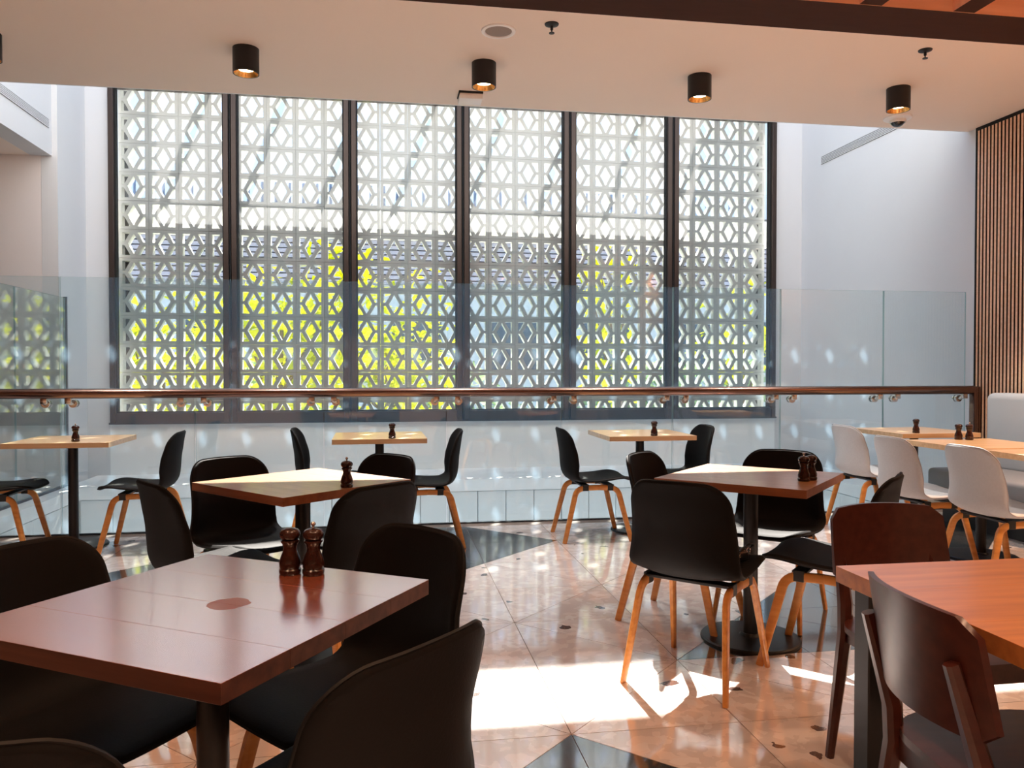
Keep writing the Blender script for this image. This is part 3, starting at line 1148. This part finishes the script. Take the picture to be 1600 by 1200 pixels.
def make_leg(front, sgn):
    d = 1 if front else -1
    mb = bent_leg(front, sgn)
    return mb.mesh('leg', 'oak_leg', 50)


def tube_loop(pts, r, mat):
    mb = MB()
    n = len(pts)
    rings = []
    for i in range(n):
        t = (pts[(i + 1) % n] - pts[i - 1])
        if t.length < 1e-6:
            t = Vector((0, 1, 0))
        t.normalize()
        a = t.cross(Vector((.3, .2, 1)).normalized()).normalized()
        b = t.cross(a)
        rings.append([mb.bm.verts.new(pts[i] + a * r * cos(q * pi / 2) + b * r * sin(q * pi / 2)) for q in range(4)])
    for i in range(n):
        A_, B_ = rings[i], rings[(i + 1) % n]
        for q in range(4):
            mb.bm.faces.new((A_[q], A_[(q + 1) % 4], B_[(q + 1) % 4], B_[q]))
    return mb.mesh('piping', mat, 60)


rows, norms = shell_mesh(None)
LEGS = [make_leg(f, s_) for f in (True, False) for s_ in (1, -1)]


def make_chair(label, mat, pmat, group):
    t = thing('dining_chair', label, 'chair', (0, 0, 0), 0, group)
    me, rim = shell_build(rows, mat)
    sh = put('shell', me, t)
    clean = [rim[0]]
    for p in rim[1:]:
        if (p - clean[-1]).length > .006:
            clean.append(p)
    put('piping', tube_loop(clean, .0035, pmat), sh)
    for l in LEGS:
        put('leg', l, t)
    br = MB()
    for x in (-.085, .095):
        br.box(x - .03, x + .03, -.172, .172, .392, .404, bev=.002, seg=1)
        for s_ in (1, -1):
            br.box(x - .022, x + .022, s_ * .172 - .012, s_ * .172 + .012, .362, .408, bev=.002, seg=1)
    put('bracket', br.mesh('bracket', 'plastic_black'), t)
    return t


GB = 'dark upholstered shell chairs'
GG = 'light grey shell chairs by the banquette'
black0 = make_chair('x', 'fabric_black', 'piping', GB)
grey0 = make_chair('x', 'fabric_grey', 'piping_grey', GG)
used = set()


def chair(first, x, y, deg, label, group):
    if first.name not in used:
        used.add(first.name)
        first.location = (x, y, 0)
        first.rotation_euler = (0, 0, radians(deg))
        first['label'] = label
        first['group'] = group
        return first
    return dup(first, (x, y, 0), radians(deg), label, group)


def at(c, ang, d, off, side):
    """point beside a table: side in e,-e,n,-n at distance d, slid by off along the other axis"""
    a = radians(ang)
    ee = Vector((cos(a), sin(a)))
    nn = Vector((-sin(a), cos(a)))
    o = {'e': ee, '-e': -ee, 'n': nn, '-n': -nn}[side]
    q = nn if 'e' in side else ee
    p = Vector(c) + o * d + q * off
    return p.x, p.y


T1, A1 = (-0.353, 1.698), -31.8
T2, A2 = (-0.354, 3.505), -48.2
T5, A5 = (1.627, 3.372), -43.5

# near table
x, y = at(T1, A1, .39, 0.02, '-e')
chair(black0, x, y, A1, 'black shell chair at the near left of the front table, seat pushed under it', GB)
chair(black0, -0.085, 1.945, 219, 'black shell chair on the window side of the front table, behind the two mills', GB)
chair(black0, -0.108, 1.385, 136, 'black shell chair with its back turned at the near right corner of the front table', GB)
chair(black0, -0.50, 1.20, 88, 'black shell chair at the bottom left corner, only its top edge in view', GB)
# second table (left middle)
x, y = at(T2, A2, .40, -.05, '-n')
chair(black0, x, y, 32, 'dark shell chair at the left side of the middle left table, seen from behind', GB)
x, y = at(T2, A2, .38, 0, '-e')
chair(black0, x, y, A2, 'dark shell chair facing the camera across the middle left table with sunlit seat', GB)
x, y = at(T2, A2, .36, -.08, 'n')
chair(black0, x, y, A2 - 90, 'dark shell chair hidden behind the right corner of the middle left table', GB)
x, y = at(T2, A2, .42, -.115, 'e')
chair(black0, x, y, A2 + 180, 'brownish black shell chair seen from behind at the right of the middle left table', GB)
# third table (right middle)
x, y = at(T5, A5, .37, .10, '-e')
chair(black0, x, y, A5, 'narrow edge-on dark shell chair at the left corner of the middle right table', GB)
P2 = chair(black0, 1.225, 3.005, 46, 'dark shell chair seen from behind in the sun patch with a bag on its seat', GB)
x, y = at(T5, A5, .41, -.03, 'n')
chair(black0, x, y, A5 - 90, 'dark shell chair on the window side of the middle right table, facing the camera', GB)
x, y = at(T5, A5, .38, -.10, 'e')
chair(black0, x, y, A5 + 180, 'dark shell chair at the middle right table half hidden by the brown wooden chair', GB)
# far row
chair(black0, -2.56, 5.78, 2, 'dark shell chair cut by the left frame edge at the far left table', GB)
chair(black0, -1.62, 5.72, 182, 'dark shell chair to the right of the far left table, facing it', GB)
chair(black0, -0.42, 5.86, 0, 'dark shell chair showing only a sliver of back left of the far centre table', GB)
chair(black0, 0.28, 5.60, 180, 'dark shell chair to the right of the far centre table', GB)
chair(black0, 1.475, 5.63, 0, 'dark shell chair in full profile to the left of the far right table', GB)
chair(black0, 2.17, 5.72, 180, 'dark shell chair to the right of the far right table, back against the glass', GB)
# grey chairs
chair(grey0, 3.66, 5.58, 0, 'light grey shell chair nearest the glass barrier', GG)
chair(grey0, 3.36, 4.58, 0, 'light grey shell chair in the middle of the three along the banquette tables', GG)
chair(grey0, 3.39, 3.95, 0, 'light grey shell chair nearest the camera of the three by the banquette', GG)


# ------------------------------------------------------------------ tables
def make_table(label, c, ang, topmat, edgemat=None, size=(.65, .65), planks=4, group='pedestal cafe tables', base_r=.22):
    t = thing('cafe_table', label, 'table', (c[0], c[1], 0), radians(ang), group)
    sx_, sy_ = size
    top = put('table_top', MB().box(-sx_ / 2 + .004, sx_ / 2 - .004, -sy_ / 2 + .004, sy_ / 2 - .004, .706, .711).mesh('table_top', topmat), t)
    w = sy_ / planks
    pl = MB().box(-sx_ / 2, sx_ / 2, -w / 2 + .0001, w / 2 - .0001, .706, .74, bev=.0005, seg=1)
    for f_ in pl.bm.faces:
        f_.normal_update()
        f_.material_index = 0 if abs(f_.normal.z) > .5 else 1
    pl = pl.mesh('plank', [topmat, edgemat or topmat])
    for i in range(planks):
        put('plank', pl, top, (0, -sy_ / 2 + w * (i + .5), 0))
    put('column', MB().lathe([(.032, .012), (.032, .69)], 24).mesh('column', 'black_metal', 40), t)
    put('base_plate', MB().lathe([(base_r, 0), (base_r, .008), (base_r - .006, .014), (.05, .018), (.04, .03), (0, .03)], 48).mesh('base_plate', 'black_metal', 30), t)
    put('mount', MB().box(-.17, .17, -.025, .025, .692, .706, bev=.003, seg=1).box(-.025, .025, -.17, .17, .691, .7055, bev=.003, seg=1).mesh('mount', 'plastic_black'), t)
    return t


make_table('worn reddish oak table with a round stain, largest in the foreground', T1, A1, 'oak_worn', 'oak_edge_shade')
make_table('oak pedestal table half in yellow sunlight, middle left', T2, A2, 'oak_top', 'oak_edge_shade_mid')
make_table('oak pedestal table half in white sunlight, middle right', T5, A5, 'oak_top', 'oak_edge_shade_mid')
make_table('oak pedestal table by the glass at the far left', (-2.139, 5.90), 1.5, 'oak_lit')
make_table('oak pedestal table by the glass below the third window', (-0.048, 5.88), 1.0, 'oak_lit')
make_table('oak pedestal table by the glass beside the chair in full profile', (1.907, 5.82), -.6, 'oak_lit')
make_table('oak pedestal table nearest the end of the handrail', (4.13, 5.72), 0, 'oak_lit')
make_table('oak pedestal table carrying two mills along the grey banquette', (3.83, 4.63), 0, 'oak_lit')
make_table('oak pedestal table along the banquette cut by the right frame edge', (3.85, 3.93), 0, 'oak_lit')

# big orange table at the right with steel legs
t = thing('dining_table', 'orange oak table on flat steel legs at the right frame edge', 'table', (1.517, 1.336, 0))
top = put('table_top', MB().box(-.436, .436, -.436, .436, .702, .708).mesh('table_top', 'oak_orange'), t)
pl = MB().box(-.44, .44, -.1099, .1099, .702, .74, bev=.0005, seg=1).mesh('plank', 'oak_orange')
for i in range(4):
    put('plank', pl, top, (0, -.33 + .22 * i, 0))
lg = MB().box(-.03, .03, -.03, .03, 0, .702, bev=.003, seg=1).mesh('leg', 'black_metal')
for sx_ in (-1, 1):
    for sy_ in (-1, 1):
        put('leg', lg, t, (sx_ * .38, sy_ * .38, 0))


# ------------------------------------------------------------------ stained wooden chairs
def rounded_rect(w, d, r, n=6):
    out = []
    for (cx, cy, a0) in ((w / 2 - r, d / 2 - r, 0), (-w / 2 + r, d / 2 - r, 90), (-w / 2 + r, -d / 2 + r, 180), (w / 2 - r, -d / 2 + r, 270)):
        for k in range(n + 1):
            a = radians(a0 + 90 * k / n)
            out.append((cx + r * cos(a), cy + r * sin(a)))
    return out


def backrest_mesh():
    mb = MB()
    NU, NV = 18, 8
    A, B = [], []
    for i in range(NV + 1):
        v = i / NV
        z = .565 + .215 * v
        ra, rb = [], []
        for j in range(NU + 1):
            u = -1 + 2 * j / NU
            # rounded lower and upper corners
            half = .198
            dz = min(v, 1 - v) * .225
            r = .032
            if dz < r:
                half = half - r + sqrt(max(0, r * r - (r - dz) ** 2))
            half *= (1.0 - .05 * v)
            yy = u * half
            xx = -.262 - .035 * v + .062 * (yy / .205) ** 2
            zz = z + .012 * (1 - (yy / .205) ** 2) * v
            ra.append(mb.bm.verts.new((xx, yy, zz)))
            rb.append(mb.bm.verts.new((xx + .013, yy, zz)))
        A.append(ra)
        B.append(rb)
    for i in range(NV):
        for j in range(NU):
            mb.bm.faces.new((A[i][j], A[i][j + 1], A[i + 1][j + 1], A[i + 1][j]))
            mb.bm.faces.new((B[i][j], B[i + 1][j], B[i + 1][j + 1], B[i][j + 1]))
    for i in range(NV):
        for j in (0, NU):
            mb.bm.faces.new((A[i][j], A[i + 1][j], B[i + 1][j], B[i][j]))
    for i in (0, NV):
        for j in range(NU):
            mb.bm.faces.new((A[i][j], A[i][j + 1], B[i][j + 1], B[i][j]))
    return mb.mesh('backrest', 'walnut', 45)


def make_wood_chair(label):
    t = thing('wooden_chair', label, 'chair', (0, 0, 0), 0, 'stained wooden chairs at the orange table')
    b2 = MB()
    b2.prism([(x + .005, y) for x, y in rounded_rect(.43, .43, .13, 8)], .44, .458)
    put('seat', b2.mesh('seat', 'walnut', 40), t)
    put('backrest', backrest_mesh(), t)
    for s_ in (1, -1):
        put('leg', MB().sweep([(.20, s_ * .185, 0), (.165, s_ * .165, .44)], [.024, .036], [.024, .036], up=Vector((0, 1, 0))).mesh('leg', 'walnut', 40), t)
        put('leg', MB().sweep([(-.262, s_ * .172, 0), (-.20, s_ * .160, .42), (-.205, s_ * .158, .50), (-.262, s_ * .150, .70)], [.026, .036, .036, .026], [.024, .042, .042, .024],
                              up=Vector((0, 1, 0))).mesh('leg', 'walnut', 40), t)
        put('apron', MB().box(-.19, .165, s_ * .155 - .009, s_ * .155 + .009, .385, .44, bev=.002, seg=1).mesh('apron', 'walnut'), t)
    put('apron', MB().box(.155, .173, -.155, .155, .385, .44, bev=.002, seg=1).mesh('apron', 'walnut'), t)
    put('apron', MB().box(-.199, -.181, -.155, .155, .385, .44, bev=.002, seg=1).mesh('apron', 'walnut'), t)
    return t


w1 = make_wood_chair('dark brown wooden chair across the orange table, facing the camera')
w1.location = (1.545, 2.03, 0)
w1.rotation_euler = (0, 0, radians(270))
w2 = dup(w1, (1.255, 1.365, 0), radians(-7), 'brown wooden chair in the bottom right corner with curved back towards the camera')


# ------------------------------------------------------------------ pepper mills
MILLH = .118


def make_mill(label, x, y, knob=True, grp='salt and pepper mills'):
    t = thing('pepper_mill', label, 'mill', (x, y, .7405), random.uniform(0, 6), grp)
    put('body', MB().lathe([(0, 0), (.0235, 0), (.0255, .004), (.0255, .011), (.0225, .014), (.0245, .018), (.0250, .027), (.0215, .040), (.0160, .054), (.0150, .062),
                            (.0180, .071), (.0215, .076), (.0215, .079), (.0165, .081), (0, .081)], 28, cap=False).mesh('body', 'mill_wood', 35), t)
    hd = put('head', MB().lathe([(.015, .081), (.0205, .083), (.0240, .090), (.0238, .097), (.0195, .103), (.010, .107), (0, .1075)], 28, cap=False).mesh('head', 'mill_wood', 40), t)
    if knob:
        put('knob', MB().lathe([(.003, .107), (.003, .112), (.0055, .114), (.006, .119), (.003, .122), (0, .122)], 14, cap=False).mesh('knob', 'steel', 40), hd)
    return t


make_mill('dark salt mill without knob, left of the pair on the front table', -0.222, 1.905, False)
make_mill('dark pepper mill with knob, right of the pair on the front table', -0.168, 1.893, True)
make_mill('dark brown mill alone on the sunny middle left table', -0.158, 3.285)
make_mill('near mill of the pair on the middle right table', 1.765, 3.16)
make_mill('far mill tucked behind another on the middle right table', 1.815, 3.19, False)
make_mill('dark mill on the far left table', -2.043, 5.68)
make_mill('dark mill on the far table below the third window', 0.041, 5.60, False)
make_mill('dark mill on the far table beside the chair in full profile', 1.92, 5.53, False)
make_mill('dark mill on the table nearest the end of the handrail', 3.96, 5.46, False)
make_mill('left mill of the pair on the banquette table', 3.875, 4.90, False)
make_mill('right mill with knob of the pair on the banquette table', 3.925, 4.86)

# ------------------------------------------------------------------ banquette
bq = thing('banquette', 'long grey upholstered banquette along the slatted wall', 'bench', (0, 0, 0))
put('backrest', MB().box(4.87, 5.085, 2.6, 5.86, .40, 1.03, bev=.05, seg=4).mesh('backrest', 'bench_fabric', 40), bq)
put('seat', MB().box(4.33, 4.90, 2.62, 5.84, .27, .43, bev=.035, seg=3).mesh('seat', 'bench_leather', 40), bq)
put('plinth', MB().box(4.45, 5.08, 2.64, 5.80, 0.0, .28).mesh('plinth', 'black_metal'), bq)

# small black bag on a seat
bg_ = thing('small_bag', 'small black leather bag with metal rings lying on a sunlit shell chair', 'bag', (0, 0, 0))
ca, sa = cos(radians(46)), sin(radians(46))
bx_, by_ = 1.225 + .09 * ca + .10 * sa, 3.005 + .09 * sa - .10 * ca
bg_.location = (bx_, by_, .442)
bg_.rotation_euler = (0, 0, radians(30))
put('pouch', MB().box(-.075, .075, -.05, .05, 0, .06, bev=.026, seg=4).mesh('pouch', 'bag', 60), bg_)


def ring(c, R, r, axis):
    pts = []
    for k in range(20):
        a = 2 * pi * k / 20
        pts.append(Vector(c) + (Vector((R * cos(a), 0, R * sin(a))) if axis == 'y' else Vector((0, R * cos(a), R * sin(a)))))
    return tube_loop(pts, r, 'steel')


put('ring', ring((.06, -.045, .05), .012, .002, 'y'), bg_)
put('ring', ring((-.02, -.052, .04), .012, .002, 'y'), bg_)
st = MB().sweep([(.06, -.045, .056), (.07, -.06, .075), (.03, -.07, .085), (-.02, -.065, .07), (-.02, -.052, .05)], .012, .004, n=8)
put('strap', st.mesh('strap', 'bag', 60), bg_)
